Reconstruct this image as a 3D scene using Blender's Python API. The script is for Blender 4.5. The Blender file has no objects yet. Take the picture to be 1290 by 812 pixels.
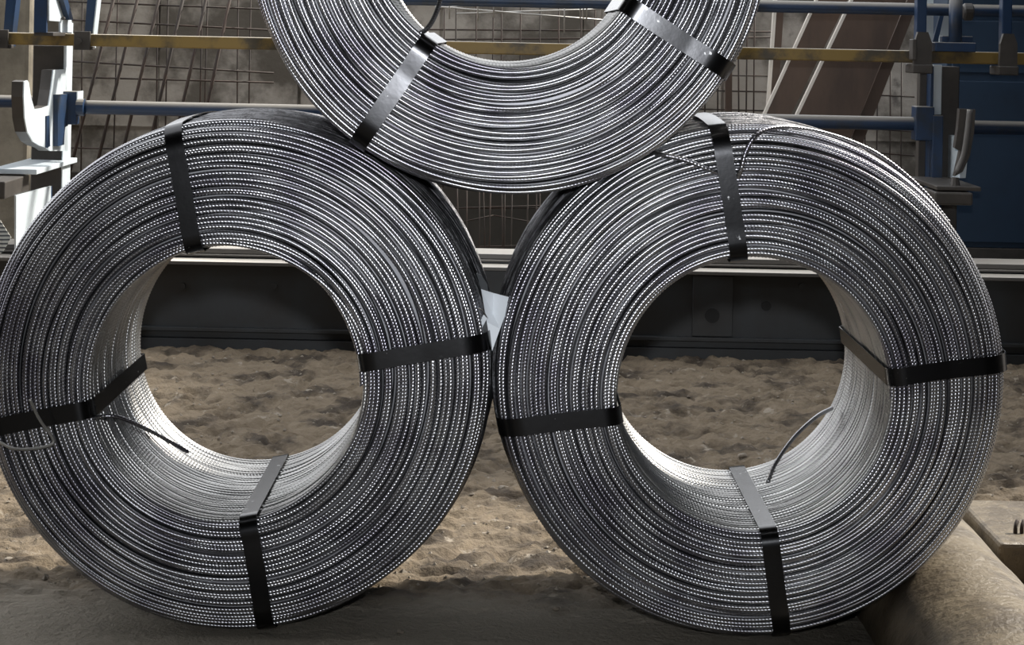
import bpy, bmesh, math, random
import numpy as np
from mathutils import Vector, Matrix

random.seed(7)
rng = np.random.default_rng(11)
scene = bpy.context.scene
COL = scene.collection

# ------------------------------------------------------------------ camera
F = 2544.0                 # focal length in pixels of the 1290 wide frame
HX, HY = 645.0, 40.0       # where the level optical axis meets the (shifted) frame
ROLL = math.radians(1.15)
H = 1.020                  # lens height above the floor
CR, SR = math.cos(ROLL), math.sin(ROLL)

cam_data = bpy.data.cameras.new('camera')
cam = bpy.data.objects.new('camera', cam_data)
COL.objects.link(cam)
cam_data.sensor_width = 36.0
cam_data.lens = F / 1290.0 * 36.0
cam_data.shift_y = -(406.0 - HY) / 1290.0
cam_data.clip_end = 200
M = Matrix.Identity(4)
M.col[0][:3] = (CR, 0, SR)
M.col[1][:3] = (-SR, 0, CR)
M.col[2][:3] = (0, -1, 0)
M.col[3][:3] = (0, 0, H)
cam.matrix_world = M
scene.camera = cam

# ------------------------------------------------------------------ light
world = bpy.data.worlds.new('hall_daylight')
scene.world = world
world.use_nodes = True
bg = world.node_tree.nodes['Background']
bg.inputs[0].default_value = (0.95, 0.97, 1.0, 1)
bg.inputs[1].default_value = 2.1

SUN_AZ, SUN_EL = math.radians(60), math.radians(41)
sun_dir = Vector((math.sin(SUN_AZ) * math.cos(SUN_EL), math.cos(SUN_AZ) * math.cos(SUN_EL), math.sin(SUN_EL)))
sd = bpy.data.lights.new('sun', 'SUN')
sd.energy = 8.5
sd.angle = math.radians(5.5)
sd.color = (1.0, 0.94, 0.84)
sun = bpy.data.objects.new('sun', sd)
sun.rotation_euler = sun_dir.to_track_quat('Z', 'Y').to_euler()
sun.location = (8, 9, 8)
COL.objects.link(sun)

fd = bpy.data.lights.new('camera_flash', 'SPOT')       # the photographer's flash, just above the lens
fd.energy = 300
fd.spot_size = math.radians(36)
fd.spot_blend = 1.0
fd.shadow_soft_size = 0.03
fd.color = (0.93, 0.96, 1.0)
flash = bpy.data.objects.new('camera_flash', fd)
flash.location = (0.0, 0.0, H + 0.17)
flash.rotation_euler = (math.radians(90 - 7), 0, 0)
COL.objects.link(flash)

scene.view_settings.view_transform = 'Standard'
scene.view_settings.look = 'None'
scene.view_settings.gamma = 1.0
scene.view_settings.exposure = 0.0
scene.view_settings.use_curve_mapping = False

# ------------------------------------------------------------------ helpers
def at(px, py, d):
    """point at depth d seen at a pixel of the 1290x812 frame"""
    u, v = px - HX, HY - py
    return Vector(((u * CR - v * SR) * d / F, d, H + (u * SR + v * CR) * d / F))

def on_x(px, py, X):
    """point on the plane x = X seen at a pixel"""
    u, v = px - HX, HY - py
    d = X * F / (u * CR - v * SR)
    return at(px, py, d)

def link(name, verts, faces, mat, parent=None, smooth=False, world=True, kind=None):
    me = bpy.data.meshes.new(name)
    if parent is not None and world:
        L = parent.matrix_world.translation if parent.type == 'EMPTY' and parent.parent is None else None
        base = root_loc(parent)
        verts = [(v[0] - base[0], v[1] - base[1], v[2] - base[2]) for v in verts]
    me.from_pydata([tuple(v) for v in verts], [], [tuple(f) for f in faces])
    me.validate()
    bm = bmesh.new(); bm.from_mesh(me)
    bmesh.ops.recalc_face_normals(bm, faces=bm.faces[:])
    bm.to_mesh(me); bm.free()
    if smooth:
        me.polygons.foreach_set('use_smooth', [True] * len(me.polygons))
    me.materials.append(mat)
    o = bpy.data.objects.new(name, me)
    COL.objects.link(o)
    if parent is not None:
        o.parent = parent
    if kind:
        o['kind'] = kind
    return o

def root_loc(o):
    p = Vector((0, 0, 0))
    while o is not None:
        p += o.location
        o = o.parent
    return p

def thing(name, loc, label, cat, group=None):
    o = bpy.data.objects.new(name, None)
    o.empty_display_size = 0.1
    o.location = loc
    COL.objects.link(o)
    return tag(o, label, cat, group)

def tag(o, label, cat, group=None):
    o['label'] = label; o['category'] = cat
    if group: o['group'] = group
    return o

def structure(o):
    o['kind'] = 'structure'
    return o

class MB:
    """collects shapes for one mesh"""
    def __init__(self): self.v = []; self.f = []
    def add(self, v, f):
        n = len(self.v)
        self.v += [Vector(p) for p in v]; self.f += [tuple(i + n for i in q) for q in f]
        return self
    def box(self, a, b, bevel=0.0):
        a, b = Vector(a), Vector(b)
        bm = bmesh.new()
        bmesh.ops.create_cube(bm, size=1.0)
        for v in bm.verts:
            v.co = Vector(((a[i] + b[i]) / 2 + v.co[i] * (b[i] - a[i]) for i in range(3)))
        if bevel > 0:
            bmesh.ops.bevel(bm, geom=bm.edges[:], offset=bevel, segments=2, profile=0.5, affect='EDGES')
        bm.verts.index_update()
        self.add([v.co.copy() for v in bm.verts], [[v.index for v in f.verts] for f in bm.faces])
        bm.free()
        return self
    def tube(self, pts, r, n=10, cap=True):
        pts = [Vector(p) for p in pts]
        rings = []
        up = Vector((0.13, 0.31, 0.94))
        base = len(self.v)
        for i, p in enumerate(pts):
            t = (pts[min(i + 1, len(pts) - 1)] - pts[max(i - 1, 0)]).normalized()
            if abs(t.dot(up)) > 0.97: up = Vector((1, 0.2, 0))
            a = t.cross(up).normalized(); b = t.cross(a).normalized()
            rr = r[i] if isinstance(r, (list, tuple)) else r
            for k in range(n):
                ph = 2 * math.pi * k / n
                self.v.append(p + a * (rr * math.cos(ph)) + b * (rr * math.sin(ph)))
        for i in range(len(pts) - 1):
            for k in range(n):
                k2 = (k + 1) % n
                self.f.append((base + i * n + k, base + i * n + k2, base + (i + 1) * n + k2, base + (i + 1) * n + k))
        if cap:
            self.f.append(tuple(base + k for k in range(n)))
            self.f.append(tuple(base + (len(pts) - 1) * n + k for k in range(n)))
        return self
    def prism(self, poly, off):
        """polygon (list of points) pushed along off"""
        off = Vector(off); n = len(poly)
        v = [Vector(p) for p in poly] + [Vector(p) + off for p in poly]
        f = [tuple(range(n)), tuple(range(n, 2 * n))]
        f += [(i, (i + 1) % n, n + (i + 1) % n, n + i) for i in range(n)]
        return self.add(v, f)
    def build(self, name, mat, parent=None, smooth=False, **k):
        return link(name, self.v, self.f, mat, parent, smooth, **k)

def spline(pts, n=8):
    pts = [Vector(p) for p in pts]
    P = [pts[0] * 2 - pts[1]] + pts + [pts[-1] * 2 - pts[-2]]
    out = []
    for i in range(1, len(P) - 2):
        for k in range(n):
            t = k / n
            a, b, c, d = P[i - 1], P[i], P[i + 1], P[i + 2]
            out.append(0.5 * ((2 * b) + (c - a) * t + (2 * a - 5 * b + 4 * c - d) * t * t + (3 * b - a - 3 * c + d) * t ** 3))
    out.append(pts[-1])
    return out

# ------------------------------------------------------------------ materials
def mat(name, col, rough=0.6, metal=0.0, var=None, vscale=6.0, vdetail=6.0, vlo=0.35, vhi=0.7, bump=0.0, bscale=60.0,
        dust=None, dust_lo=0.45, dust_hi=0.95, spec=0.5, stretch=None, var2=None, v2scale=30.0, v2lo=0.55, v2hi=0.65, rough2=None):
    m = bpy.data.materials.new(name); m.use_nodes = True
    nt = m.node_tree; N = nt.nodes; L = nt.links
    b = N['Principled BSDF']
    b.inputs['Roughness'].default_value = rough
    b.inputs['Metallic'].default_value = metal
    b.inputs['Specular IOR Level'].default_value = spec
    tc = N.new('ShaderNodeTexCoord')
    co = tc.outputs['Object']
    if stretch:
        mp = N.new('ShaderNodeMapping'); mp.inputs['Scale'].default_value = stretch
        L.new(co, mp.inputs['Vector']); co = mp.outputs['Vector']
    def noise(scale, detail=6.0):
        n = N.new('ShaderNodeTexNoise'); n.inputs['Scale'].default_value = scale; n.inputs['Detail'].default_value = detail
        n.inputs['Roughness'].default_value = 0.62
        L.new(co, n.inputs['Vector']); return n.outputs['Fac']
    def mrange(s, lo, hi):
        r = N.new('ShaderNodeMapRange'); r.inputs['From Min'].default_value = lo; r.inputs['From Max'].default_value = hi
        r.interpolation_type = 'SMOOTHSTEP'
        L.new(s, r.inputs['Value']); return r.outputs['Result']
    def mix(fac, a, bb):
        x = N.new('ShaderNodeMix'); x.data_type = 'RGBA'
        L.new(fac, x.inputs[0])
        if isinstance(a, tuple): x.inputs[6].default_value = (*a, 1)
        else: L.new(a, x.inputs[6])
        if isinstance(bb, tuple): x.inputs[7].default_value = (*bb, 1)
        else: L.new(bb, x.inputs[7])
        return x.outputs[2]
    c = col
    if var: c = mix(mrange(noise(vscale, vdetail), vlo, vhi), c, var)
    if var2:
        f2 = mrange(noise(v2scale, 8.0), v2lo, v2hi)
        c = mix(f2, c, var2)
        if rough2 is not None:
            r2 = N.new('ShaderNodeMapRange'); r2.inputs['To Min'].default_value = rough; r2.inputs['To Max'].default_value = rough2
            L.new(f2, r2.inputs['Value']); L.new(r2.outputs['Result'], b.inputs['Roughness'])
    if dust:
        g = N.new('ShaderNodeNewGeometry'); s = N.new('ShaderNodeSeparateXYZ')
        L.new(g.outputs['Normal'], s.inputs[0])
        c = mix(mrange(s.outputs['Z'], dust_lo, dust_hi), c, dust)
    if isinstance(c, tuple): b.inputs['Base Color'].default_value = (*c, 1)
    else: L.new(c, b.inputs['Base Color'])
    if bump > 0:
        bp = N.new('ShaderNodeBump'); bp.inputs['Strength'].default_value = bump; bp.inputs['Distance'].default_value = 0.01
        L.new(noise(bscale, 8.0), bp.inputs['Height']); L.new(bp.outputs[0], b.inputs['Normal'])
    return m

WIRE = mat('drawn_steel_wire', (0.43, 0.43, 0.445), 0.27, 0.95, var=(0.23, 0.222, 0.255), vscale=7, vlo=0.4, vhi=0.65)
WIRE_OUT = mat('shade_darkened_wire', (0.20, 0.20, 0.21), 0.42, 0.95, var=(0.08, 0.078, 0.082), vscale=38, vlo=0.42, vhi=0.6, bump=0.5, bscale=260)  # darker copy of the wire: shade on the outer windings put into its colour
WIRE_BORE = mat('sunlight_painted_bore_wire', (0.48, 0.475, 0.465), 0.34, 0.94, var=(0.30, 0.295, 0.29), vscale=8)  # paler, warmer copy of the wire: sunlight reaching the bore is painted in
WIRE_DEEP = mat('gap_shade_wire', (0.18, 0.18, 0.19), 0.45, 1.0)  # darkened to paint the shade in the gaps between front windings
STRAP = mat('blued_steel_strap', (0.05, 0.05, 0.052), 0.25, 1.0, bump=0.03, bscale=30,
            var2=(0.40, 0.40, 0.40), v2scale=48, v2lo=0.66, v2hi=0.72, rough2=0.4)
OILED = mat('oiled_concrete', (0.045, 0.042, 0.038), 0.8, var=(0.03, 0.028, 0.025), vscale=3)
PAPER = mat('white_tag_paper', (0.80, 0.84, 0.88), 0.6, bump=0.1, bscale=20)
FOIL = mat('grey_plastic_film', (0.10, 0.105, 0.11), 0.3)
FLOOR = mat('dusty_ground', (0.165, 0.130, 0.091), 0.9, var=(0.045, 0.035, 0.026), vscale=5.5, vlo=0.46, vhi=0.66, bump=1.0, bscale=75,
            var2=(0.26, 0.225, 0.18), v2scale=17, v2lo=0.60, v2hi=0.70, spec=0.2)
CONCRETE = mat('stained_concrete', (0.36, 0.33, 0.29), 0.88, var=(0.11, 0.098, 0.082), vscale=3.4, vlo=0.38, vhi=0.60, bump=0.35, bscale=25,
               var2=(0.11, 0.10, 0.09), v2scale=6.0, v2lo=0.60, v2hi=0.74, spec=0.2)
PILLAR = mat('beige_pillar_concrete', (0.24, 0.215, 0.17), 0.9, var=(0.13, 0.115, 0.09), vscale=5, bump=0.2, spec=0.2)
KERB = mat('worn_kerb_concrete', (0.155, 0.125, 0.084), 0.42, var=(0.085, 0.066, 0.044), vscale=11, vlo=0.42, vhi=0.62, bump=0.7, bscale=55,
           var2=(0.10, 0.08, 0.06), v2scale=12, v2lo=0.62, v2hi=0.72, spec=0.5)
BLACKSTEEL = mat('black_machine_steel', (0.016, 0.019, 0.022), 0.5, var=(0.010, 0.0095, 0.009), vscale=5, bump=0.05,
                 var2=(0.11, 0.10, 0.09), v2scale=70, v2lo=0.72, v2hi=0.76)
GREYSTEEL = mat('dusty_grey_steel', (0.10, 0.095, 0.09), 0.55, dust=(0.62, 0.57, 0.50), dust_lo=0.5, dust_hi=0.9)
HOLE = mat('black_hole_paint', (0.004, 0.004, 0.004), 0.8)
SHADE_AND_PLINTH = mat('shade_plate_and_plinth', (0.035, 0.032, 0.026), 0.85, var=(0.055, 0.048, 0.04), vscale=4)  # dark tone painting wall shade on the back plate; also colours the plinth
BLUE = mat('blue_machine_paint', (0.010, 0.031, 0.078), 0.42, var=(0.017, 0.026, 0.043), vscale=9, vlo=0.45, vhi=0.7,
           dust=(0.20, 0.185, 0.16), dust_lo=0.05, dust_hi=0.8)
BLUEPANEL = mat('dull_blue_sheet', (0.015, 0.036, 0.070), 0.55, var=(0.010, 0.020, 0.038), vscale=1.6, vlo=0.4, vhi=0.7)
PALEBLUE = mat('sun_glare_pale_blue', (0.58, 0.64, 0.68), 0.35, var=(0.5, 0.56, 0.6), vscale=8)  # paler than the post blue: sun glare on the side plates painted in
DARKSTEEL = mat('greasy_dark_steel', (0.055, 0.048, 0.042), 0.5, var=(0.03, 0.026, 0.022), vscale=8)
YELLOW = mat('worn_yellow_paint', (0.20, 0.13, 0.03), 0.5, var=(0.05, 0.04, 0.025), vscale=7, vlo=0.46, vhi=0.66,
             dust=(0.50, 0.45, 0.36), dust_lo=0.4, dust_hi=0.9)
RUST = mat('rusty_mesh_steel', (0.026, 0.020, 0.017), 0.8, var=(0.045, 0.026, 0.018), vscale=9)
BRIGHTMESH = mat('bare_mesh_steel', (0.42, 0.41, 0.39), 0.45, 0.6)
BOARD = mat('brown_shuttering_board', (0.080, 0.050, 0.034), 0.6, var=(0.048, 0.030, 0.021), vscale=3, stretch=(3, 3, 1))
BOARDEDGE = mat('pale_board_edge', (0.62, 0.58, 0.52), 0.7)
STONE = mat('small_stone', (0.23, 0.20, 0.16), 0.9, var=(0.13, 0.105, 0.08), vscale=40, bump=0.4)

def tag_print():
    m = mat('printed_tag', (0.72, 0.70, 0.62), 0.6)
    nt = m.node_tree; N = nt.nodes; L = nt.links
    tc = N.new('ShaderNodeTexCoord'); w = N.new('ShaderNodeTexWave')
    w.bands_direction = 'Z'; w.inputs['Scale'].default_value = 45; w.inputs['Distortion'].default_value = 0
    L.new(tc.outputs['Object'], w.inputs['Vector'])
    r = N.new('ShaderNodeMapRange'); r.inputs['From Min'].default_value = 0.62; r.inputs['From Max'].default_value = 0.68
    L.new(w.outputs['Fac'], r.inputs['Value'])
    x = N.new('ShaderNodeMix'); x.data_type = 'RGBA'
    L.new(r.outputs[0], x.inputs[0]); x.inputs[6].default_value = (0.72, 0.70, 0.62, 1); x.inputs[7].default_value = (0.1, 0.1, 0.1, 1)
    L.new(x.outputs[2], N['Principled BSDF'].inputs['Base Color'])
    return m
PRINT = tag_print()

# ------------------------------------------------------------------ floor
def vnoise(x, y, scale, seed):
    r = np.random.default_rng(seed).random((256, 256))
    fx, fy = x * scale, y * scale
    ix, iy = np.floor(fx).astype(int), np.floor(fy).astype(int)
    tx, ty = fx - ix, fy - iy
    tx = tx * tx * (3 - 2 * tx); ty = ty * ty * (3 - 2 * ty)
    g = lambda a, b: r[a % 256, b % 256]
    return (g(ix, iy) * (1 - tx) * (1 - ty) + g(ix + 1, iy) * tx * (1 - ty) + g(ix, iy + 1) * (1 - tx) * ty + g(ix + 1, iy + 1) * tx * ty) - 0.5

def floor_height(x, y):
    h = 0.010 * vnoise(x, y, 2.3, 1) + 0.006 * vnoise(x, y, 6, 2) + 0.008 * vnoise(x, y, 17, 3) + 0.014 * vnoise(x, y, 41, 4) + 0.012 * vnoise(x, y, 75, 8)
    pits = np.clip(vnoise(x, y, 19, 5) - 0.15, 0, 1) * 0.07 + np.clip(vnoise(x, y, 41, 6) - 0.2, 0, 1) * 0.03
    soft = np.clip((y - 3.45) / 0.45, 0.10, 1.0)            # trodden smooth strip in front
    under = 1 - np.exp(-((np.abs(np.abs(x - 0.0) - 0.43)) / 0.10) ** 2) * ((y > 3.2) & (y < 4.0)) * 0.6
    return (h - pits) * soft * under - 0.006

nx, ny = 390, 440
xs = np.linspace(-2.4, 2.4, nx); ys = 3.2 + (6.75 - 3.2) * np.linspace(0, 1, ny) ** 1.15
gx, gy = np.meshgrid(xs, ys)
gz = floor_height(gx, gy)
fv = np.stack([gx.ravel(), gy.ravel(), gz.ravel()], 1)
idx = np.arange(nx * ny).reshape(ny, nx)
ff = np.stack([idx[:-1, :-1].ravel(), idx[:-1, 1:].ravel(), idx[1:, 1:].ravel(), idx[1:, :-1].ravel()], 1)

def np_mesh(name, v, f, material, parent=None, smooth=True):
    me = bpy.data.meshes.new(name)
    me.vertices.add(len(v)); me.vertices.foreach_set('co', np.ascontiguousarray(v, dtype=np.float32).ravel())
    nf = len(f)
    me.loops.add(nf * 4); me.loops.foreach_set('vertex_index', np.ascontiguousarray(f, dtype=np.int32).ravel())
    me.polygons.add(nf)
    me.polygons.foreach_set('loop_start', np.arange(0, nf * 4, 4, dtype=np.int32))
    me.polygons.foreach_set('use_smooth', np.full(nf, smooth, dtype=bool))
    me.update(calc_edges=True)
    me.materials.append(material)
    return me

def front_strip(m):
    """smooth grey concrete strip along the front edge of the sandy ground"""
    nt = m.node_tree; N = nt.nodes; L = nt.links
    b = N['Principled BSDF']; old = b.inputs['Base Color'].links[0].from_socket
    tc = N.new('ShaderNodeTexCoord'); sp = N.new('ShaderNodeSeparateXYZ'); L.new(tc.outputs['Object'], sp.inputs[0])
    nz = N.new('ShaderNodeTexNoise'); nz.inputs['Scale'].default_value = 5; nz.inputs['Detail'].default_value = 8
    L.new(tc.outputs['Object'], nz.inputs['Vector'])
    ad = N.new('ShaderNodeMath'); ad.operation = 'MULTIPLY_ADD'; ad.inputs[1].default_value = 0.35
    L.new(nz.outputs['Fac'], ad.inputs[0]); L.new(sp.outputs['Y'], ad.inputs[2])
    r = N.new('ShaderNodeMapRange'); r.inputs['From Min'].default_value = 3.76; r.inputs['From Max'].default_value = 3.90
    L.new(ad.outputs[0], r.inputs['Value'])
    x = N.new('ShaderNodeMix'); x.data_type = 'RGBA'
    L.new(r.outputs[0], x.inputs[0]); x.inputs[6].default_value = (0.27, 0.24, 0.195, 1); L.new(old, x.inputs[7])
    L.new(x.outputs[2], b.inputs['Base Color'])
front_strip(FLOOR)
floor = bpy.data.objects.new('floor', np_mesh('floor', fv, ff, FLOOR))
COL.objects.link(floor); structure(floor)
apron = MB().box((-9, -7, -0.30), (9, 3.22, -0.010)).build('floor_apron', OILED); structure(apron)
structure(MB().box((-9, 6.72, -0.09), (9, 10, 0.0)).build('floor_rear', FLOOR))
sub = MB().box((-9, 2.6, -0.40), (9, 10, -0.10)).build('floor_subbase', FLOOR); structure(sub)

# ------------------------------------------------------------------ back wall, pillar, dark plate painted as wall shade
WY = 8.6
wall = MB().box((-4.5, WY, -0.1), (4.5, WY + 0.3, 1.27)).build('wall_back', CONCRETE); structure(wall)
# formwork joints: shallow cast panels standing proud of the wall, with recessed joints
for i in range(9):
    for j in range(3):
        x0 = -2.7 + i * 0.6; z0 = 0.58 + j * 0.36
        if x0 > 2.2: continue
        p = MB().box((x0 + 0.006, WY - 0.012 - 0.004 * ((i * 7 + j * 3) % 3), z0 + 0.004), (x0 + 0.594, WY + 0.02, min(z0 + 0.356, 1.265)), 0.004).build('cast_panel', CONCRETE, wall)
pil = MB().box((-3.2, 8.05, -0.1), (at(36, 150, 8.05).x, 8.13, 1.5), 0.02).build('wall_pillar', PILLAR); structure(pil)
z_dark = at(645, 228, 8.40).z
shade_plate = MB().box((-2.4, 8.40, 0.0), (1.95, 8.46, z_dark)).build('shade_back_plate', SHADE_AND_PLINTH)  # added plate, its dark colour stands in for shade low on the wall
tag(shade_plate, 'dark plate painted as the shade low on the back wall, between the coils', 'painted shade')

# the hall the photographer stands in: roofed and walled, open to the sky beyond the coils
HALL = mat('dark_hall_wall', (0.05, 0.048, 0.046), 0.9, var=(0.03, 0.028, 0.026), vscale=1.0)
structure(MB().box((-6.2, -7, -0.1), (-6, 3.2, 5.6)).build('wall_left', HALL))
structure(MB().box((6, -7, -0.1), (6.2, 5.3, 5.6)).build('wall_right', HALL))
structure(MB().box((-6.2, -7.2, -0.1), (6.2, -7, 5.6)).build('wall_rear', HALL))
structure(MB().box((-6.3, -7.3, 5.6), (6.3, 3.0, 5.8)).build('ceiling', HALL))

# ------------------------------------------------------------------ black machine bed beam behind the coils
by = 6.46
bed = thing('machine_bed', (0, by, 0), 'long black steel machine bed seen through the coil holes', 'machine bed')
zl = H - 296 * by / F
zu = H - 282 * (by + 0.13) / F
MB().box((-2.6, by, 0.055), (1.95, by + 0.05, zl - 0.012), 0.003).build('side_panel', BLACKSTEEL, bed)
MB().box((-2.6, by - 0.018, zl - 0.012), (1.95, by + 0.10, zl), 0.002).build('lower_ledge', GREYSTEEL, bed)
MB().box((-2.6, by + 0.085, zl), (1.95, by + 0.11, zl + 0.016), 0.002).build('riser', BLACKSTEEL, bed)
MB().tube([(-2.6, by + 0.078, zl + 0.010), (1.95, by + 0.078, zl + 0.010)], 0.004, 8).build('cable_line', GREYSTEEL, bed)
MB().box((-2.6, by + 0.075, zl + 0.016), (1.95, by + 0.24, zl + 0.032), 0.002).build('upper_ledge', GREYSTEEL, bed)
MB().box((-2.6, by - 0.022, 0.045), (1.95, by + 0.05, 0.058), 0.002).build('bottom_flange', BLACKSTEEL, bed)
MB().box((-2.6, by + 0.012, 0.0), (1.95, by + 0.05, 0.05)).build('kick_panel', BLACKSTEEL, bed)
MB().box((-2.6, by - 0.012, -0.03), (1.95, by + 0.05, 0.022), 0.003).build('foot_strip', BLACKSTEEL, bed)
a, b2 = at(873, 340, by), at(922, 432, by)
MB().box((a.x, by - 0.012, 0.060), (b2.x, by + 0.002, zl - 0.014), 0.002).build('cover_plate', BLACKSTEEL, bed)
def disc(c, r, d, n=16):
    return MB().tube([Vector(c), Vector(c) + Vector((0, d, 0))], r, n)
c = at(897, 397, by - 0.012); disc((c.x, by - 0.017, c.z), 0.024, 0.01).build('hole_plug', HOLE, bed)
c = at(965, 385, by); disc((c.x, by - 0.006, c.z), 0.016, 0.01).build('bolt_head', HOLE, bed)
for px in (230, 345, 560, 700, 1010, 1180):
    c = at(px, 360, by); disc((c.x, by - 0.006, c.z), 0.010, 0.01, 10).build('bolt_head', BLACKSTEEL, bed)

# ------------------------------------------------------------------ guide rails
RY = 7.0
XL, XR = -1.552, 1.462
def rail(name, x0, x1, z, y, r, material, label, square=False, cat='rail', group=None):
    m = MB()
    if square: m.box((x0, y - r, z - r), (x1, y + r, z + r), 0.004)
    else:
        m.tube([(x0, y, z), (x0 + 0.01, y, z), (x1 - 0.01, y, z), (x1, y, z)], r, 20)
    o = m.build(name, material, None, not square)
    return tag(o, label, cat, group)
z_low = H - 106 * RY / F; z_yel = H - 21 * RY / F; z_top = H + 38.5 * RY / F
rail('blue_tube_rail', XL + 0.075, XR - 0.02, z_low, RY + 0.02, 0.024, BLUE, 'lower blue tube rail running between the two posts behind the coils')
rail('blue_tube_rail', -2.3, XL - 0.11, z_low + 0.01, RY + 0.14, 0.022, BLUE, 'short stretch of lower blue tube rail left of the sunlit post')
rail('blue_tube_rail', XR + 0.16, 1.95, z_low - 0.012, RY + 0.12, 0.024, BLUE, 'stretch of lower blue tube rail right of the shaded post, before the blue cabinet')
rail('yellow_bar_rail', -2.3, 1.95, z_yel, RY - 0.05, 0.021, YELLOW, 'worn yellow square bar running level across the whole background', True)
rail('blue_tube_rail', -0.62, 1.95, z_top, RY, 0.021, BLUE, 'upper blue tube rail crossing at the very top of the picture')

# ------------------------------------------------------------------ posts
def polyx(pts, X, t):
    """plate in the plane x = X whose outline is seen at pixel points; t = thickness along x"""
    return MB().prism([on_x(px, py, X) for px, py in pts], (t, 0, 0))

# left, sunlit post
pl = thing('machine_post', (XL, 7.05, 0), 'blue machine post at far left, its plates blazing white in sun', 'post')
X = XL
cx0 = at(41, 100, 7.02).x; cx1 = X
MB().box((cx0, 7.02, 0), (cx1, 7.12, 0.94), 0.003).build('column', DARKSTEEL, pl)
MB().box((cx1, 7.00, 0), (cx1 + 0.004, 7.125, 1.02), 0.001).build('column_side_plate', PALEBLUE, pl)
# upper box bracket with gusset
MB().box((at(43, 0, 6.74).x, 6.74, 0.985), (X - 0.002, 6.76, 1.16), 0.002).build('front_plate', BLUE, pl)
polyx([(60, -14), (60, 26), (74, 27), (74, 40), (80, 44), (90, 42), (88, 25), (84, 12), (77, -14)], X, 0.006).build('gusset_plate', PALEBLUE, pl)
polyx([(69, -14), (81, 25), (86, 25), (83, 14), (75, -14)], X + 0.006, 0.018).build('gusset_rib', BLUE, pl)
disc((X + 0.013, on_x(75, 23, X).y - 0.008, on_x(75, 23, X).z), 0.006, 0.016, 8).build('bolt_head', DARKSTEEL, pl)
MB().box((at(43, 0, 6.74).x, 6.745, 0.975), (X + 0.02, 7.03, 0.987), 0.001).build('seat_plate', DARKSTEEL, pl)
# hook plate, open upwards, reaching towards the camera
hook = [(33, 101), (35, 104), (37.5, 122), (42, 137.5), (52, 136), (60, 133), (63, 113), (66, 88), (82, 87), (83, 106), (84, 190),
        (62, 190), (57, 186), (48, 183), (40, 178), (33, 166), (29.5, 148), (28.5, 122), (29, 103)]
polyx(hook, X, -0.036).build('hook_body', DARKSTEEL, pl)
polyx(hook, X, 0.004).build('hook_cheek', PALEBLUE, pl)
polyx([(67, 119), (79, 118), (80, 158), (76, 160), (75, 182), (67, 184)], X + 0.004, 0.016).build('slide_block', BLUE, pl)
polyx([(57, 146), (60, 145), (61, 184), (57, 186)], X + 0.004, 0.006).build('slot_rib', BLUE, pl)
# rail sleeve
MB().box((X - 0.004, 6.985, z_low - 0.06), (X + 0.05, 7.04, z_low + 0.055), 0.003).build('rail_sleeve', BLUE, pl)
MB().box((X + 0.05, 6.985, z_low - 0.005), (X + 0.054, 7.08, z_low + 0.055), 0.001).build('sleeve_cheek', PALEBLUE, pl)
MB().tube([(X + 0.05, 7.0, z_low), (X + 0.075, 7.0, z_low)], 0.03, 16).build('rail_collar', BLUE, pl)
# foot of the hook: clamp plates and lower sheet
g0 = on_x(60, 204, X)
MB().box((X - 0.13, 6.55, g0.z - 0.025), (X + 0.02, 7.16, g0.z - 0.008), 0.002).build('clamp_plate', PALEBLUE, pl)
MB().box((X - 0.16, 6.30, g0.z - 0.085), (X - 0.02, 6.62, g0.z - 0.03), 0.004).build('clamp_block', DARKSTEEL, pl)
MB().box((X - 0.105, 6.33, g0.z - 0.03), (X - 0.075, 6.37, g0.z + 0.002), 0.004).build('clamp_bolt', DARKSTEEL, pl)
polyx([(18, 246), (62, 234), (62, 330), (18, 330)], X - 0.02, 0.006).build('lower_sheet', PALEBLUE, pl)
polyx([(18, 246), (62, 234), (62, 330), (18, 330)], X - 0.03, 0.010).build('lower_sheet_core', BLUE, pl)

# bracket plates holding the yellow bar
def bar_bracket(px, d, label, shade, h=0.17, mirror=1):
    p = at(px, 50, d)
    r = thing('bar_bracket', (p.x, d, z_yel - 0.03), label, 'bracket')
    m = MB(); m.box((p.x - 0.028, d - 0.035, z_yel - 0.034), (p.x + 0.028, d + 0.05, z_yel - 0.022), 0.002)
    m.box((p.x - 0.028, d - 0.036, z_yel - 0.034), (p.x + 0.028, d - 0.024, z_yel + 0.03), 0.002)
    m.build('clamp', DARKSTEEL, r)
    MB().prism([(p.x - 0.014, d + 0.055, z_yel - 0.03), (p.x + 0.012, d + 0.055, z_yel - 0.03), (p.x + 0.03, d + 0.055, z_yel + h), (p.x - 0.002, d + 0.055, z_yel + h)], (0, 0.06, 0)).build('hanger_plate', BLUE, r)
    s = 1 if mirror > 0 else -1
    MB().prism([(p.x + 0.013, d + 0.052, z_yel - 0.028), (p.x + 0.031, d + 0.052, z_yel + h), (p.x + 0.031, d + 0.117, z_yel + h), (p.x + 0.013, d + 0.117, z_yel - 0.028)], (0.004, 0, 0)).build('hanger_cheek', shade, r)
    MB().tube([(p.x - 0.01, d - 0.05, z_yel - 0.005), (p.x - 0.01, d - 0.03, z_yel - 0.005)], 0.012, 6).build('clamp_nut', DARKSTEEL, r)
    return r
bar_bracket(106, RY - 0.05, 'blue hanger bracket clamping the yellow bar beside the sunlit post', PALEBLUE)
bar_bracket(3, RY - 0.05, 'dark hanger bracket on the yellow bar at the left picture edge', BLUE)

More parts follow.
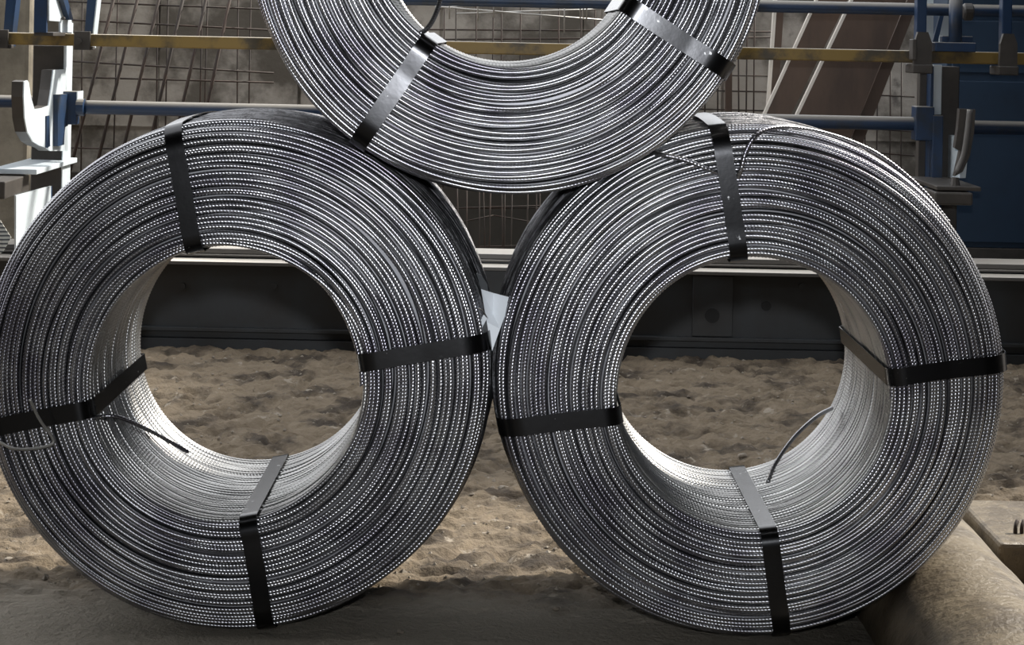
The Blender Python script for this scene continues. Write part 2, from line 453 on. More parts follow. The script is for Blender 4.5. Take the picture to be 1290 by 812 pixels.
# right, shaded post
pr = thing('machine_post', (XR, 7.05, 0), 'blue machine post at right in shade, in front of blue cabinet', 'post')
X = XR
cxr = at(1197, 150, 7.02).x
MB().box((X + 0.035, 7.02, 0), (cxr + 0.03, 7.12, 0.93), 0.003).build('column', DARKSTEEL, pr)
MB().box((at(1155, 150, 7.1).x, 7.06, 0), (at(1171, 150, 7.1).x, 7.11, 0.94), 0.002).build('rear_column', DARKSTEEL, pr)
MB().box((at(1171, 150, 7.0).x, 6.99, 0), (at(1174.5, 150, 7.0).x, 7.06, 0.93), 0.001).build('edge_plate', BLUE, pr)
MB().box((at(1175, 100, 7.0).x, 6.995, z_low + 0.035), (at(1186, 100, 7.0).x, 7.02, 0.935), 0.001).build('column_side_plate', PALEBLUE, pr)
MB().box((at(1153, 150, 6.98).x, 6.965, z_low - 0.055), (at(1176, 150, 6.98).x, 7.05, z_low + 0.062), 0.003).build('rail_sleeve', BLUE, pr)
MB().box((at(1174, 150, 6.98).x, 6.96, 0.30), (at(1187, 150, 6.98).x, 7.0, z_low + 0.033), 0.003).build('slide_block', BLUE, pr)
hookr = [(1211, 135), (1228, 136), (1226, 165), (1221, 195), (1212, 214), (1200, 222), (1190, 222), (1187, 168), (1194, 170), (1201, 172), (1205, 160)]
MB().prism([at(px, py, 6.62) for px, py in [(1209, 137), (1229, 138), (1227, 168), (1222, 196), (1213, 216), (1203, 222), (1210, 190), (1203, 186), (1207, 160)]], (0, 0.035, 0)).build('hook_front', DARKSTEEL, pr)
MB().tube(spline([at(1222, 138, 6.60), at(1219, 165, 6.60), at(1214, 195, 6.60), at(1205, 218, 6.60)], 5), 0.010, 8).build('hook_rod', GREYSTEEL, pr, True)
polyx([(1187, 168), (1204, 172), (1203, 190), (1212, 192), (1209, 224), (1187, 224)], X + 0.062, 0.02).build('hook_cheek', PALEBLUE, pr)
gz_ = at(1200, 236, 6.7).z
MB().box((at(1168, 236, 6.7).x, 6.55, gz_), (at(1223, 236, 6.7).x, 7.0, gz_ + 0.014), 0.003).build('clamp_plate', DARKSTEEL, pr)
MB().box((at(1172, 236, 6.6).x, 6.53, gz_ - 0.045), (at(1220, 236, 6.6).x, 6.75, gz_ - 0.004), 0.006).build('clamp_block', DARKSTEEL, pr)
MB().tube([Vector((at(1203, 236, 6.6).x, 6.6, gz_)), Vector((at(1203, 236, 6.6).x, 6.6, gz_ + 0.04))], [0.02, 0.012], 10).build('clamp_bolt', DARKSTEEL, pr)
# upper stanchion on the right post
MB().tube([Vector((at(1203.5, 40, 6.88).x, 6.88, z_yel + 0.022)), Vector((at(1203.5, 40, 6.88).x, 6.88, 1.2))], 0.023, 18).build('stanchion', BLUE, pr, True)
q0, q1 = at(1176, 70, 6.88).x, at(1227, 70, 6.88).x
MB().box((q0, 6.85, z_yel + 0.020), (q1, 6.93, z_yel + 0.052), 0.003).build('stanchion_foot', BLUE, pr)
MB().box((at(1197, 60, 6.9).x - 0.03, 6.89, z_yel + 0.05), (q1 - 0.002, 6.93, z_yel + 0.074), 0.003).build('foot_rib', BLUE, pr)
MB().prism([at(px, py, 6.98) for px, py in [(1173, 60), (1180, 60), (1189, 20), (1184, 20)]], (0, 0.02, 0)).build('brace', BLUE, pr)
MB().prism([at(px, py, 7.03) for px, py in [(1167, -14), (1176, -14), (1176, 66), (1167, 66)]], (0, 0.02, 0)).build('back_plate', PALEBLUE, pr)
MB().prism([at(px, py, 7.03) for px, py in [(1184, 22), (1195, 10), (1195, 62), (1184, 62)]], (0, 0.02, 0)).build('back_plate', PALEBLUE, pr)
MB().tube([at(1213, 15, 6.94), at(1215, 15, 6.94), at(1224, 15, 6.94), at(1226, 15, 6.94)], [0.022, 0.03, 0.03, 0.022], 16).build('clamp_ring', DARKSTEEL, pr)
def tall_bracket(px, label):
    p = at(px, 50, 6.86)
    r = thing('bar_bracket', (p.x, 6.86, z_yel - 0.05), label, 'bracket')
    MB().box((p.x - 0.018, 6.885, z_yel + 0.03), (p.x + 0.016, 6.935, 1.2), 0.003).build('hanger_plate', BLUE, r)
    MB().prism([(p.x - 0.03, 6.86, z_yel - 0.045), (p.x + 0.03, 6.86, z_yel - 0.045), (p.x + 0.03, 6.86, z_yel + 0.05), (p.x + 0.017, 6.86, z_yel + 0.085), (p.x - 0.018, 6.86, z_yel + 0.085), (p.x - 0.028, 6.86, z_yel + 0.05)], (0, 0.026, 0)).build('clamp', DARKSTEEL, r)
    MB().box((p.x - 0.036, 6.85, z_yel - 0.056), (p.x + 0.034, 6.98, z_yel - 0.025), 0.004).build('clamp_jaw', DARKSTEEL, r)
    return r
tall_bracket(1163, 'blue hanger bracket clamping the yellow bar on the shaded post')
MB().box((at(1149, 60, 6.85).x, 6.84, z_yel - 0.01), (at(1154, 60, 6.85).x, 6.90, z_yel + 0.06), 0.002).build('stop_lug', DARKSTEEL, bpy.data.objects['bar_bracket.002'])
tall_bracket(1271, 'blue hanger bracket clamping the yellow bar at the right picture edge')

# ------------------------------------------------------------------ blue cabinet at right
CY = 7.62
cab = thing('blue_cabinet', (2.5, CY + 0.4, 0), 'tall dull blue sheet metal cabinet at right behind the shaded post', 'cabinet')
cx = at(1190, 200, CY).x
zb = at(1240, 312, CY).z
MB().box((cx, CY, zb), (3.9, CY + 0.26, 3.05), 0.004).build('body', BLUEPANEL, cab)
MB().box((cx - 0.01, CY - 0.012, zb - 0.075), (3.9, CY + 0.26, zb), 0.003).build('base_rail', DARKSTEEL, cab)
MB().box((cx, CY + 0.02, 0), (3.9, CY + 0.26, zb - 0.075)).build('plinth', SHADE_AND_PLINTH, cab)
zt = at(1240, 26, CY).z; zm = at(1240, 92, CY).z
MB().box((cx + 0.02, CY - 0.008, zm), (at(1262, 60, CY).x, CY + 0.002, zt), 0.003).build('door_panel', BLUEPANEL, cab)
MB().box((at(1268, 60, CY).x, CY - 0.008, zm), (2.9, CY + 0.002, zt), 0.003).build('door_panel', BLUEPANEL, cab)
MB().box((cx + 0.02, CY - 0.010, at(1240, 305, CY).z), (2.9, CY + 0.002, zm - 0.03), 0.003).build('door_panel', BLUEPANEL, cab)
MB().box((cx + 0.02, CY - 0.008, zt + 0.03), (2.9, CY + 0.002, 1.6), 0.003).build('door_panel', BLUEPANEL, cab)

MB().box((1.98, 6.15, 0), (3.9, CY - 0.02, 2.95), 0.006).build('unseen_shade_block', BLUEPANEL, cab)  # unseen block added out of frame to shade the ground behind the coils

# ------------------------------------------------------------------ shuttering boards leaning on the wall
def board(pts, d0, t, label, edge=True, bend=0.10):
    base = at(*pts[3], d0)
    r = thing('shuttering_board', (base.x, d0, base.z), label, 'board')
    P = [at(px, py, d0) for px, py in pts]
    zb_, zt_ = min(p.z for p in P), max(p.z for p in P)
    for i_, j_ in ((3, 0), (2, 1)):                                   # carry both long edges down to the floor
        e_ = P[i_] - P[j_]; P[i_] = P[i_] + e_ * ((P[i_].z - 0.004) / -e_.z)
    zb_ = min(p.z for p in P)
    for p in P: p.y = d0 + (p.z - zb_) / (zt_ - zb_) * bend          # leans back against the wall
    MB().prism(P, (0, t, 0)).build('panel', BOARD, r)
    if edge:
        a, b = P[0], P[3]
        w = Vector((-0.012, 0, 0))
        MB().prism([a + w, a, b, b + w], (0, t, 0)).build('edge_strip', BOARDEDGE, r)
    return r
board([(1040, -10), (1078, -10), (985, 172), (958, 165)], 8.02, 0.03, 'narrower brown shuttering board with pale edge, left of the pair')
board([(1085, -10), (1152, -10), (1068, 190), (987, 190)], 7.93, 0.03, 'wide brown shuttering board leaning at right, right of the pair')
board([(1153, -10), (1168, -10), (1086, 190), (1069, 190)], 8.00, 0.05, 'narrow dark strip painted as the shadow along the right side of the wide board', False)  # dark strip added for the shadow the wide board throws on the wall
board([(984, -10), (993, -10), (978, 190), (968, 190)], 8.10, 0.04, 'thin upright brown lath with pale edge beside the boards')
board([(918, 60), (926, 60), (924, 190), (916, 190)], 8.10, 0.04, 'short dark upright lath just right of the upper coil', False)

# ------------------------------------------------------------------ wire mesh in front of the wall
def mesh_panel(bars, d, label, material, name='wire_mesh_panel'):
    b = at(*bars[0][1], d)
    r = thing(name, (b.x, d, 0.4), label, 'wire mesh')
    for i, bar in enumerate(bars):
        p, q = bar[0], bar[1]; w = bar[2] if len(bar) > 2 else 0.0045; dd = bar[3] if len(bar) > 3 else 0
        MB().tube([at(*p, d + dd), at(*q, d + dd)], w, 6).build('bar', material, r, True)
    return r
bars = []
for k, x in enumerate((146, 176, 203, 233, 262, 292)):
    bars.append(((x, -12), (x - 62 + k * 2, 232), 0.0065, 0.0))
for (x0, x1) in ((104, 102), (149, 142), (199, 196), (212, 207), (255, 250), (262, 255), (300, 298), (316, 312)):
    bars.append(((x0, -12), (x1, 232), 0.0035, 0.02))
for (y0, y1) in ((2, 12), (25, 38), (77, 92), (97, 104), (186, 192), (140, 150)):
    bars.append(((86, y0), (345, y1), 0.0036, 0.012))
mesh_panel(bars, 7.85, 'leaning panel of dark rusty wire mesh between left post and upper coil', RUST)
bars = []
for x in (560, 575, 600, 622, 632, 656, 681, 704, 733, 750, 800, 890, 905, 930, 942, 951):
    bars.append(((x, -12), (x + random.uniform(-4, 2), 236), 0.0034, 0.0))
for (y0, y1) in ((37, 40), (50, 47), (88, 96), (106, 116), (128, 140)):
    bars.append(((500, y0), (985, y1), 0.0032, 0.01))
mesh_panel(bars, 8.32, 'thin dark wire mesh against the wall behind the upper coil', RUST)
bars = []
for x, y1 in ((566, 24), (602, 26), (622, 22), (711, 42), (731, 24), (735, 25), (739, 24), (758, 24)):
    bars.append(((x, -14), (x, y1), 0.0032, 0.0))
bars.append(((548, 8), (770, 26), 0.003, 0.008)); bars.append(((575, 17), (770, 11), 0.003, 0.012)); bars.append(((548, 10), (600, 7), 0.003, 0.016))
mesh_panel(bars, 7.72, 'bright bare wire mesh edge seen inside the upper coil hole', BRIGHTMESH)
bars = []
for x in (556, 576, 588, 604, 609, 618, 632, 636, 645, 665, 676, 680):
    bars.append(((x, 236), (x + random.uniform(-3, 3), 367), 0.0028, 0.0))
for p, q in (((530, 263), (720, 258)), ((530, 262), (720, 262)), ((570, 282), (622, 271)), ((622, 271), (690, 283)), ((560, 312), (700, 308))):
    bars.append((p, q, 0.0026, 0.008))
mesh_panel(bars, 7.90, 'dim wire mesh in the dark gap below the upper coil', RUST)
bars = [((1106, 88), (1102, 351)), ((1122, 80), (1120, 351)), ((1090, 150), (1088, 351)), ((1136, 70), (1134, 351)), ((1070, 118), (1152, 122)), ((1070, 160), (1152, 166)), ((1070, 190), (1152, 196))]
mesh_panel([(a, b, 0.003) for a, b in bars], 8.3, 'faint wire mesh on the wall between boards and shaded post', RUST)

# ------------------------------------------------------------------ kerb and slab at lower right
kr, kx, kz = 0.15, 0.785, -0.012
m = MB()
prof = [(kx + kr * math.cos(t), kz + kr * math.sin(t)) for t in np.linspace(math.pi, 0, 29)]
yy = np.linspace(2.6, 4.62, 60)
kv = []; kf = []
for j, y in enumerate(yy):
    for i, (x, z) in enumerate(prof):
        n = float(vnoise(np.array(x * 3 + 5), np.array(y * 3), 4, 9)) * 0.006
        kv.append((x, y, z + n))
n = len(prof)
for j in range(len(yy) - 1):
    for i in range(n - 1):
        kf.append((j * n + i, j * n + i + 1, (j + 1) * n + i + 1, (j + 1) * n + i))
kf.append(tuple(range(n))); kf.append(tuple((len(yy) - 1) * n + i for i in range(n)))
kerb = link('round_kerb', kv, kf, KERB, None, True)
tag(kerb, 'half round worn concrete kerb running under the right coil', 'kerb')
s0 = at(1260, 684, 3.80)
m = MB().box((s0.x, s0.y, -0.08), (2.4, 4.16, s0.z), 0.008)
slab = m.build('concrete_slab', KERB)
tag(slab, 'flat concrete slab with dark end beside the round kerb, lower right', 'slab')
for (px, py) in ((1276, 664), (1284, 668)):
    p = at(px, py, 3.9)
    o = MB().tube(spline([(p.x, 3.88, s0.z - 0.01), (p.x, 3.88, s0.z + 0.012), (p.x + 0.006, 3.89, s0.z + 0.022)], 4), 0.004, 8).build('slab_stub', RUST, slab, True, world=False)

# ------------------------------------------------------------------ wire coils
R_OUT, R_IN, DEPTH, WR, PITCH = 0.430, 0.2312, 0.50, 0.0043, 0.0086
def contour(off=0.0, bulge=0.006, n=900):
    """section outline of a coil, from the back of the bore round the front face to the back of the outside"""
    ri, ro = R_IN + WR, R_OUT - WR
    ci, co = 0.018, 0.034
    P = []
    for y in np.linspace(DEPTH - 0.01, ci, 200): P.append((ri, y))
    for t in np.linspace(0, math.pi / 2, 24)[1:]: P.append((ri + ci - ci * math.cos(t), ci - ci * math.sin(t)))
    for r in np.linspace(ri + ci, ro - co, 120)[1:]: P.append((r, 0))
    for t in np.linspace(0, math.pi / 2, 30)[1:]: P.append((ro - co + co * math.sin(t), co - co * math.cos(t)))
    for y in np.linspace(co, DEPTH - co, 200)[1:]:
        k = (y - co) / (DEPTH - 2 * co); P.append((ro + bulge * 4 * k * (1 - k), y))
    for t in np.linspace(0, math.pi / 2, 20)[1:]: P.append((ro - co + co * math.cos(t), DEPTH - co + co * math.sin(t)))
    for r in np.linspace(ro - co, ri + 0.02, 80)[1:]: P.append((r, DEPTH))
    P = np.array(P)
    T = np.gradient(P, axis=0); T /= np.linalg.norm(T, axis=1)[:, None]
    Nn = np.stack([-T[:, 1] * -1, -T[:, 0]], 1)     # outward normal in (r, y)
    Nn = np.stack([T[:, 1], -T[:, 0]], 1)
    P = P + Nn * off
    s = np.concatenate([[0], np.cumsum(np.linalg.norm(np.diff(P, axis=0), axis=1))])
    return s, P, Nn, T

def wob(seed, comps=14, lo=0.25, hi=3.2):
    g = np.random.default_rng(seed)
    w = g.uniform(lo, hi, comps); ph = g.uniform(0, 6.28, comps); a = g.uniform(0.4, 1, comps)
    a = a / np.sqrt((a * a).sum() / 2)
    return lambda th: (a[None, :] * np.sin(th[:, None] * w[None, :] + ph[None, :])).sum(1)

def winding(s_lo, s_hi, off, seed, sides, rib, amp_n, amp_t, shift=0.0, hole=(0, 0), seg=260, wr=WR, twist_on=True):
    """helical wire laid round the coil between two stations of the outline"""
    s, P, Nn, T = contour(off)
    ns, nt = wob(seed), wob(seed + 50)
    tw = wob(seed + 90, 8, 0.1, 1.2)
    V = []; Fc = []; base = 0
    k0 = int(math.floor(s_lo / PITCH)); k1 = int(math.ceil(s_hi / PITCH))
    for k in range(k0, k1):
        sc = (k + 0.5) * PITCH + shift
        rr = np.interp(sc, s, P[:, 0])
        n = int(2 * math.pi * rr / rib) * 3 if rib else seg
        th = np.linspace(0, 2 * math.pi, n + 1)
        TH = th + 2 * math.pi * k
        ss = (k + th / (2 * math.pi)) * PITCH + shift + nt(TH) * amp_t
        r = np.interp(ss, s, P[:, 0]); y = np.interp(ss, s, P[:, 1])
        nr = np.interp(ss, s, Nn[:, 0]); ny_ = np.interp(ss, s, Nn[:, 1])
        dn = ns(TH * 1.13 + 3.0) * amp_n
        r = r + nr * dn; y = y + ny_ * dn
        f = np.clip((R_OUT - r) / (R_OUT - R_IN), 0, 1)
        cx, cz = hole[0] * f, hole[1] * f
        ph = np.linspace(0, 2 * math.pi, sides, endpoint=False)
        rad = np.full((n + 1, sides), wr)
        if rib:
            sgn = np.where(np.arange(n + 1) % 3 == 1, 1.0, -0.35)
            lobes = np.abs(np.cos(ph[None, :] + (tw(TH) * 1.3)[:, None])) if twist_on else 1.0
            rad = wr * (0.95 + 0.17 * sgn[:, None] * np.sqrt(lobes))
        rho = r[:, None] + rad * np.cos(ph)[None, :]
        yy_ = y[:, None] + rad * np.sin(ph)[None, :]
        thv = th[:, None] + (0.0032 / r)[:, None] * np.cos(ph)[None, :] * (1.0 if rib else 0.0)      # ribs lie aslant
        X_ = cx[:, None] + rho * np.cos(thv); Z_ = cz[:, None] + rho * np.sin(thv)
        V.append(np.stack([X_, yy_, Z_], 2).reshape(-1, 3))
        i = np.arange(n)[:, None]; j = np.arange(sides)[None, :]; j2 = (j + 1) % sides
        q = np.stack([i * sides + j, (i + 1) * sides + j, (i + 1) * sides + j2, i * sides + j2], 2).reshape(-1, 4) + base
        Fc.append(q); base += (n + 1) * sides
    return np.concatenate(V), np.concatenate(Fc)

S_all, P_all, N_all, T_all = contour()
i_front0 = int(np.argmax(P_all[:, 1] < 0.020)); S_F0 = S_all[i_front0]
i_front1 = int(np.argmax((P_all[:, 1] > 0.058) & (P_all[:, 0] > 0.35))); S_F1 = S_all[i_front1]
i_back = int(np.argmax((P_all[:, 1] > DEPTH - 0.02) & (P_all[:, 0] > 0.35))); S_B = S_all[i_back]
S_F0 = round(S_F0 / PITCH) * PITCH; S_F1 = round(S_F1 / PITCH) * PITCH; S_B = round(S_B / PITCH) * PITCH

def core_mesh():
    s, P, Nn, T = contour(-0.013)
    sel = list(range(0, len(P), 6)) + [0]
    n = 160; V = []; Fc = []
    for a in np.linspace(0, 2 * math.pi, n, endpoint=False):
        for i in sel[:-1]: V.append((P[i, 0] * math.cos(a), P[i, 1], P[i, 0] * math.sin(a)))
    m = len(sel) - 1
    for a in range(n):
        for i in range(m):
            a2 = (a + 1) % n; i2 = (i + 1) % m
            Fc.append((a * m + i, a2 * m + i, a2 * m + i2, a * m + i2))
    return np_mesh('packed_windings', np.array(V), np.array(Fc), WIRE_DEEP)

def part(name, me, parent, loc, kind='stuff'):
    o = bpy.data.objects.new(name, me); COL.objects.link(o)
    o.parent = parent; o.location = loc
    if kind: o['kind'] = kind
    return o

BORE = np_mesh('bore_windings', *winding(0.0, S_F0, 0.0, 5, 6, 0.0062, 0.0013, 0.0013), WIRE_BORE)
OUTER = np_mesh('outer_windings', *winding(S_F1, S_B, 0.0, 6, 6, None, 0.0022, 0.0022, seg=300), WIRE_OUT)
BACK = np_mesh('back_windings', *winding(S_B, S_all[-1] - 0.01, 0.0, 7, 5, None, 0.002, 0.002, seg=120), WIRE)
CORE = core_mesh()

def strap(parent, C0, hole, thi, tho, W=0.030):
    """steel band looped round the coil section; thi/tho = angle at the bore and at the outside"""
    s, P, Nn, T = contour(WR + 0.0052)
    sel = list(range(0, len(P), 5))
    pts = [(P[i, 0], P[i, 1]) for i in sel]
    V = []; n = len(pts)
    for r, y in pts:
        f = min(max((R_OUT - r) / (R_OUT - R_IN), 0), 1)
        th = tho + (thi - tho) * f
        wv = 0.0009 * math.sin(r * 26 + thi * 5) if y < 0.005 else 0
        e = Vector((math.cos(th), 0, math.sin(th))); t = Vector((-math.sin(th), 0, math.cos(th)))
        c = Vector((hole[0] * f, y - abs(wv), hole[1] * f)) + e * r
        V.append(c - t * W / 2); V.append(c + t * W / 2)
    # four strips with vertices of their own, so the faces bend smoothly and the edges stay crisp
    TT = 0.0013
    NN = [Vector((math.cos(tho) * Nn[i, 0], Nn[i, 1], math.sin(tho) * Nn[i, 0])) for i in sel]
    L0 = [V[2 * i] for i in range(n)]; R0 = [V[2 * i + 1] for i in range(n)]
    L1 = [L0[i] + NN[i] * TT for i in range(n)]; R1 = [R0[i] + NN[i] * TT for i in range(n)]
    VV = []; Fc = []
    for A_, B_ in ((L1, R1), (R1, R0), (R0, L0), (L0, L1)):
        base = len(VV)
        for i in range(n): VV += [A_[i], B_[i]]
        Fc += [(base + 2 * i, base + 2 * i + 1, base + 2 * ((i + 1) % n) + 1, base + 2 * ((i + 1) % n)) for i in range(n)]
    me = bpy.data.meshes.new('strap')
    me.from_pydata([tuple(v) for v in VV], [], Fc)
    me.polygons.foreach_set('use_smooth', [True] * len(Fc))
    me.materials.append(STRAP)
    o = part('strap', me, parent, C0, None)
    return o

def coil(label, center_px, hole_px, y0, straps, seed, rot, extra=()):
    C = at(*center_px, y0); Hc = at(*hole_px, y0)
    C.x, C.z = C.x, max(C.z, R_OUT + 0.0015) if y0 == 3.4 else C.z
    hole = (Hc.x - C.x, Hc.z - C.z) if y0 != 3.4 else (Hc.x - C.x, Hc.z - C.z)
    root = thing('wire_coil', (C.x, y0 + DEPTH / 2, C.z - R_OUT), label, 'wire coil', 'strapped coils of ribbed steel wire')
    c0 = Vector((0, -DEPTH / 2, R_OUT))
    v, f = winding(S_F0, S_F1, 0.0, seed, 8, 0.0058, 0.0025, 0.0019, hole=hole)
    part('front_windings', np_mesh('front_windings', v, f, WIRE), root, c0)
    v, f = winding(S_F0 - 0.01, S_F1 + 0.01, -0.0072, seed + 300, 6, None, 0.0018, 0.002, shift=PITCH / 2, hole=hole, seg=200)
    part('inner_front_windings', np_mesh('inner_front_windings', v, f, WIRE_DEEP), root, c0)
    o = part('bore_windings', BORE, root, c0 + Vector((hole[0], 0, hole[1]))); o.rotation_euler = (0, rot, 0)
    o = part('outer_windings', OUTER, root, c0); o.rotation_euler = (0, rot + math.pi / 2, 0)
    part('back_windings', BACK, root, c0)
    part('packed_windings', CORE, root, c0 + Vector((hole[0], 0, hole[1])) * 0.5 + c0 * 0)
    for pi, po in straps:
        if isinstance(pi, tuple):
            a = at(*pi, y0); b = at(*po, y0)
            thi = math.atan2(a.z - Hc.z, a.x - Hc.x); tho = math.atan2(b.z - C.z, b.x - C.x)
            while thi - tho > math.pi: thi -= 2 * math.pi
            while tho - thi > math.pi: thi += 2 * math.pi
        else: thi, tho = pi, po
        strap(root, c0, hole, thi, tho)
    return root, C, Hc

def loose_wire(root, pts, r=WR, ribbed=True, material=None):
    p = spline(pts, 10)
    # resample finely so the ribs of the wire show
    d = [0]
    for i in range(len(p) - 1): d.append(d[-1] + (p[i + 1] - p[i]).length)
    n = max(8, int(d[-1] / 0.0021))
    out = []
    xs_ = np.linspace(0, d[-1], n)
    ar = np.array([tuple(v) for v in p])
    for x in xs_: out.append(Vector((np.interp(x, d, ar[:, 0]), np.interp(x, d, ar[:, 1]), np.interp(x, d, ar[:, 2]))))
    rr = [r * (1.10 if i % 3 == 1 else 0.90) for i in range(n)] if ribbed else r
    return MB().tube(out, rr, 8).build('loose_wire', material or WIRE, root, True)

Y0 = 3.40
left, CL, HL = coil('left of the two lower steel wire coils, cut off by picture edge', (294.5, 481), (283, 484), Y0,
    [((243, 308), (219, 170)), ((453, 457), (612, 431)), ((313, 658), (335, 795)), ((112, 515), (-5, 537))], 21, math.pi / 2)
right, CRR, HRR = coil('right of the two lower steel wire coils, resting against the kerb', (947.5, 481), (951, 498), Y0,
    [((931, 325), (908, 178)), ((1125, 475), (1268, 457)), ((778, 523), (624, 541)), ((969, 672), (986, 803))], 37, math.pi)
top, CT, HT = coil('upper steel wire coil stacked on the two lower coils, top cut off', (641, -85), (641, -93), 3.325,
    [((542, 48), (456, 174)), ((789, 5), (913, 86)), (1.05, 1.05), (2.5, 2.5)], 53, 0.0)

yf = Y0 - 0.010
loose_wire(left, [at(38, 503, yf - 0.05), at(50, 528, yf - 0.035), at(66, 551, yf - 0.02), at(64, 560, yf - 0.02), at(40, 565, yf - 0.02), at(15, 564, yf - 0.015), at(-6, 552, yf), at(-14, 540, yf + 0.004)], 0.0026, False, BRIGHTMESH)
loose_wire(left, [at(112, 528, Y0 + 0.02), at(130, 524, Y0 + 0.01), at(152, 526, Y0 + 0.02), at(190, 543, Y0 + 0.06), at(237, 569, Y0 + 0.10)], 0.0036)
loose_wire(right, [at(815, 190, Y0 + 0.03), at(835, 195, yf), at(862, 201, yf - 0.004), at(890, 212, yf - 0.002), at(908, 220, yf + 0.004)], 0.0042)
loose_wire(right, [at(929, 224, yf + 0.004), at(934, 212, yf - 0.004), at(940, 190, yf - 0.006), at(953, 170, yf - 0.002), at(975, 161, Y0 + 0.01), at(1010, 162, Y0 + 0.04),
                   at(1060, 174, Y0 + 0.06), at(1110, 197, Y0 + 0.075), at(1160, 238, Y0 + 0.085), at(1195, 280, Y0 + 0.09)], 0.0042)
loose_wire(right, [at(1048, 514, Y0 + 0.40), at(1028, 525, Y0 + 0.34), at(1000, 551, Y0 + 0.30), at(978, 582, Y0 + 0.26), at(967, 607, Y0 + 0.24)], 0.0038)
loose_wire(top, [at(556, -12, 3.42), at(553, 6, 3.40), at(546, 24, 3.37), at(538, 36, 3.345), at(529, 42, 3.33)], 0.0042)

# ------------------------------------------------------------------ tags
t = thing('paper_tag', at(620, 400, Y0 + 0.10), 'white crumpled paper tag wedged between the two lower coils', 'tag')
T0 = [at(606, 364, Y0 + 0.045), at(622, 369, Y0 + 0.06), at(641, 374, Y0 + 0.045), at(636, 398, Y0 + 0.04), at(630, 414, Y0 + 0.035), at(620, 442, Y0 + 0.03), at(613, 405, Y0 + 0.035), at(621, 395, Y0 + 0.052)]
link('sheet', [p for p in T0] + [p + Vector((0, 0.0012, 0)) for p in T0],
     [(0, 1, 7, 6), (1, 2, 3, 7), (7, 3, 4), (6, 7, 4, 5), (8, 14, 15, 9), (9, 15, 11, 10), (15, 12, 11), (14, 13, 12, 15)] + [(i, i + 1, i + 9, i + 8) for i in range(6)] + [(6, 0, 8, 14)], PAPER, t)
T1 = [at(609, 396, Y0 + 0.03), at(614, 400, Y0 + 0.03), at(605, 417, Y0 + 0.015), at(602, 412, Y0 + 0.015)]
MB().prism(T1, (0, 0.0012, 0)).build('torn_flap', PAPER, t)
MB().tube(spline([at(602, 388, Y0 + 0.02), at(608, 391, Y0 + 0.02), at(613, 399, Y0 + 0.03), at(616, 404, Y0 + 0.08)], 5), 0.0012, 6).build('tie_wire', GREYSTEEL, t, True)
t2 = MB().prism([at(598, 343, Y0 + 0.14), at(607, 347, Y0 + 0.14), at(614, 358, Y0 + 0.13), at(615, 366, Y0 + 0.12), at(606, 364, Y0 + 0.12)], (0, 0.002, 0)).build('plastic_flap', FOIL, t)
MB().prism([at(600, 425, Y0 + 0.005), at(612, 405, Y0 + 0.03), at(614, 430, Y0 + 0.03), at(608, 437, Y0 + 0.01)], (0, 0.002, 0)).build('plastic_flap', FOIL, t)
t3 = MB().prism([at(-16, 268, Y0 + 0.2), at(0, 277, Y0 + 0.2), at(14, 299, Y0 + 0.2), at(4, 317, Y0 + 0.19), at(-16, 330, Y0 + 0.19)], (0, 0.0015, 0)).build('printed_tag', PRINT)
tag(t3, 'pale printed tag sticking out behind left coil at picture edge', 'tag')

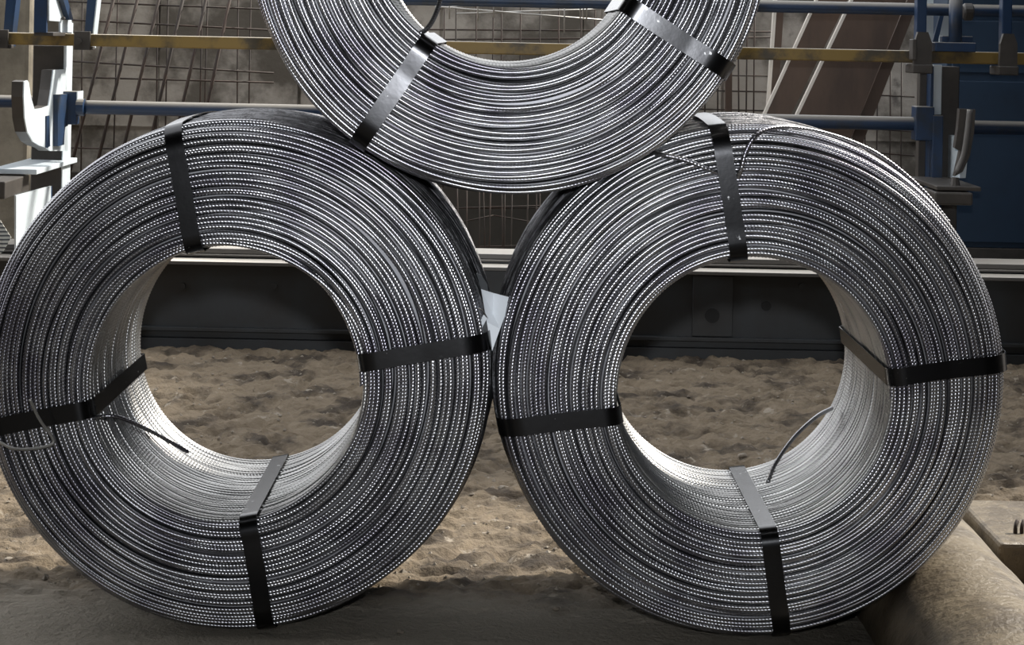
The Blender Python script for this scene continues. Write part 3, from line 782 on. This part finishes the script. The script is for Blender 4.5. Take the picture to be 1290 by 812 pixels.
# ------------------------------------------------------------------ loose stones on the ground
def stone(px, py, size, label, seed):
    v = HY - py
    d = F * (H - 0.005) / (-(v * CR + (px - HX) * SR))
    p = at(px, py, d)
    g = np.random.default_rng(seed)
    bm = bmesh.new(); bmesh.ops.create_icosphere(bm, subdivisions=2, radius=1)
    for q in bm.verts:
        k = 1 + 0.25 * math.sin(q.co.x * 3 + seed) * math.cos(q.co.y * 4 + seed * 2) + g.uniform(-0.08, 0.08)
        q.co = Vector((q.co.x * size * 1.2, q.co.y * size, q.co.z * size * 0.6)) * k
    me = bpy.data.meshes.new('stone'); bm.to_mesh(me); bm.free()
    me.materials.append(STONE)
    o = bpy.data.objects.new('stone', me); COL.objects.link(o)
    o.location = (p.x, p.y, float(floor_height(np.array(p.x), np.array(p.y))) + size * 0.35)
    tag(o, label, 'stone', 'loose stones on the ground')
stone(635, 607, 0.010, 'dark pebble on the ground in the gap between the lower coils', 1)
stone(12, 694, 0.008, 'small stone on the ground below the left picture edge', 2)
stone(505, 789, 0.006, 'pale chip on the ground at bottom, just right of the left coil', 3)
stone(420, 806, 0.006, 'pale chip at the bottom picture edge below the left coil', 4)
stone(700, 760, 0.007, 'pale chip on the shaded ground below left of the right coil', 5)
stone(935, 572, 0.010, 'stone on the ground seen through the right coil hole', 6)
stone(390, 487, 0.010, 'stone on the ground seen through the left coil hole', 7)

# grit: thousands of small clods strewn over the sandy ground
g = np.random.default_rng(3)
NG = 3200
px_ = g.uniform(-1.7, 1.7, NG); py_ = 3.72 + g.random(NG) ** 1.2 * 2.6
inside = ~((np.abs(px_ - kx) < kr + 0.03) & (py_ < 4.65)) & ~((px_ > s0.x - 0.02) & (py_ < 4.2))
px_, py_ = px_[inside], py_[inside]
pz_ = floor_height(px_, py_)
sz = 0.0022 + 0.0055 * g.random(len(px_)) ** 3
oct_v = np.array([(1, 0, 0), (0, 1, 0), (-1, 0, 0), (0, -1, 0), (0, 0, 0.8), (0, 0, -0.5)], float)
oct_f = np.array([(0, 1, 4), (1, 2, 4), (2, 3, 4), (3, 0, 4), (1, 0, 5), (2, 1, 5), (3, 2, 5), (0, 3, 5)])
GV = []; GF = []
for i in range(len(px_)):
    a_ = g.uniform(0, 6.28); ca, sa = math.cos(a_), math.sin(a_)
    v = oct_v * (1 + g.uniform(-0.35, 0.35, (6, 3)))
    v = np.stack([v[:, 0] * ca - v[:, 1] * sa, v[:, 0] * sa + v[:, 1] * ca, v[:, 2]], 1) * sz[i] + (px_[i], py_[i], pz_[i] + sz[i] * 0.2)
    GV += v.tolist(); GF += (oct_f + 6 * i).tolist()
grit = link('grit', GV, GF, STONE)
grit['kind'] = 'stuff'
tag(grit, 'small loose grit strewn over the sandy brown ground', 'grit')
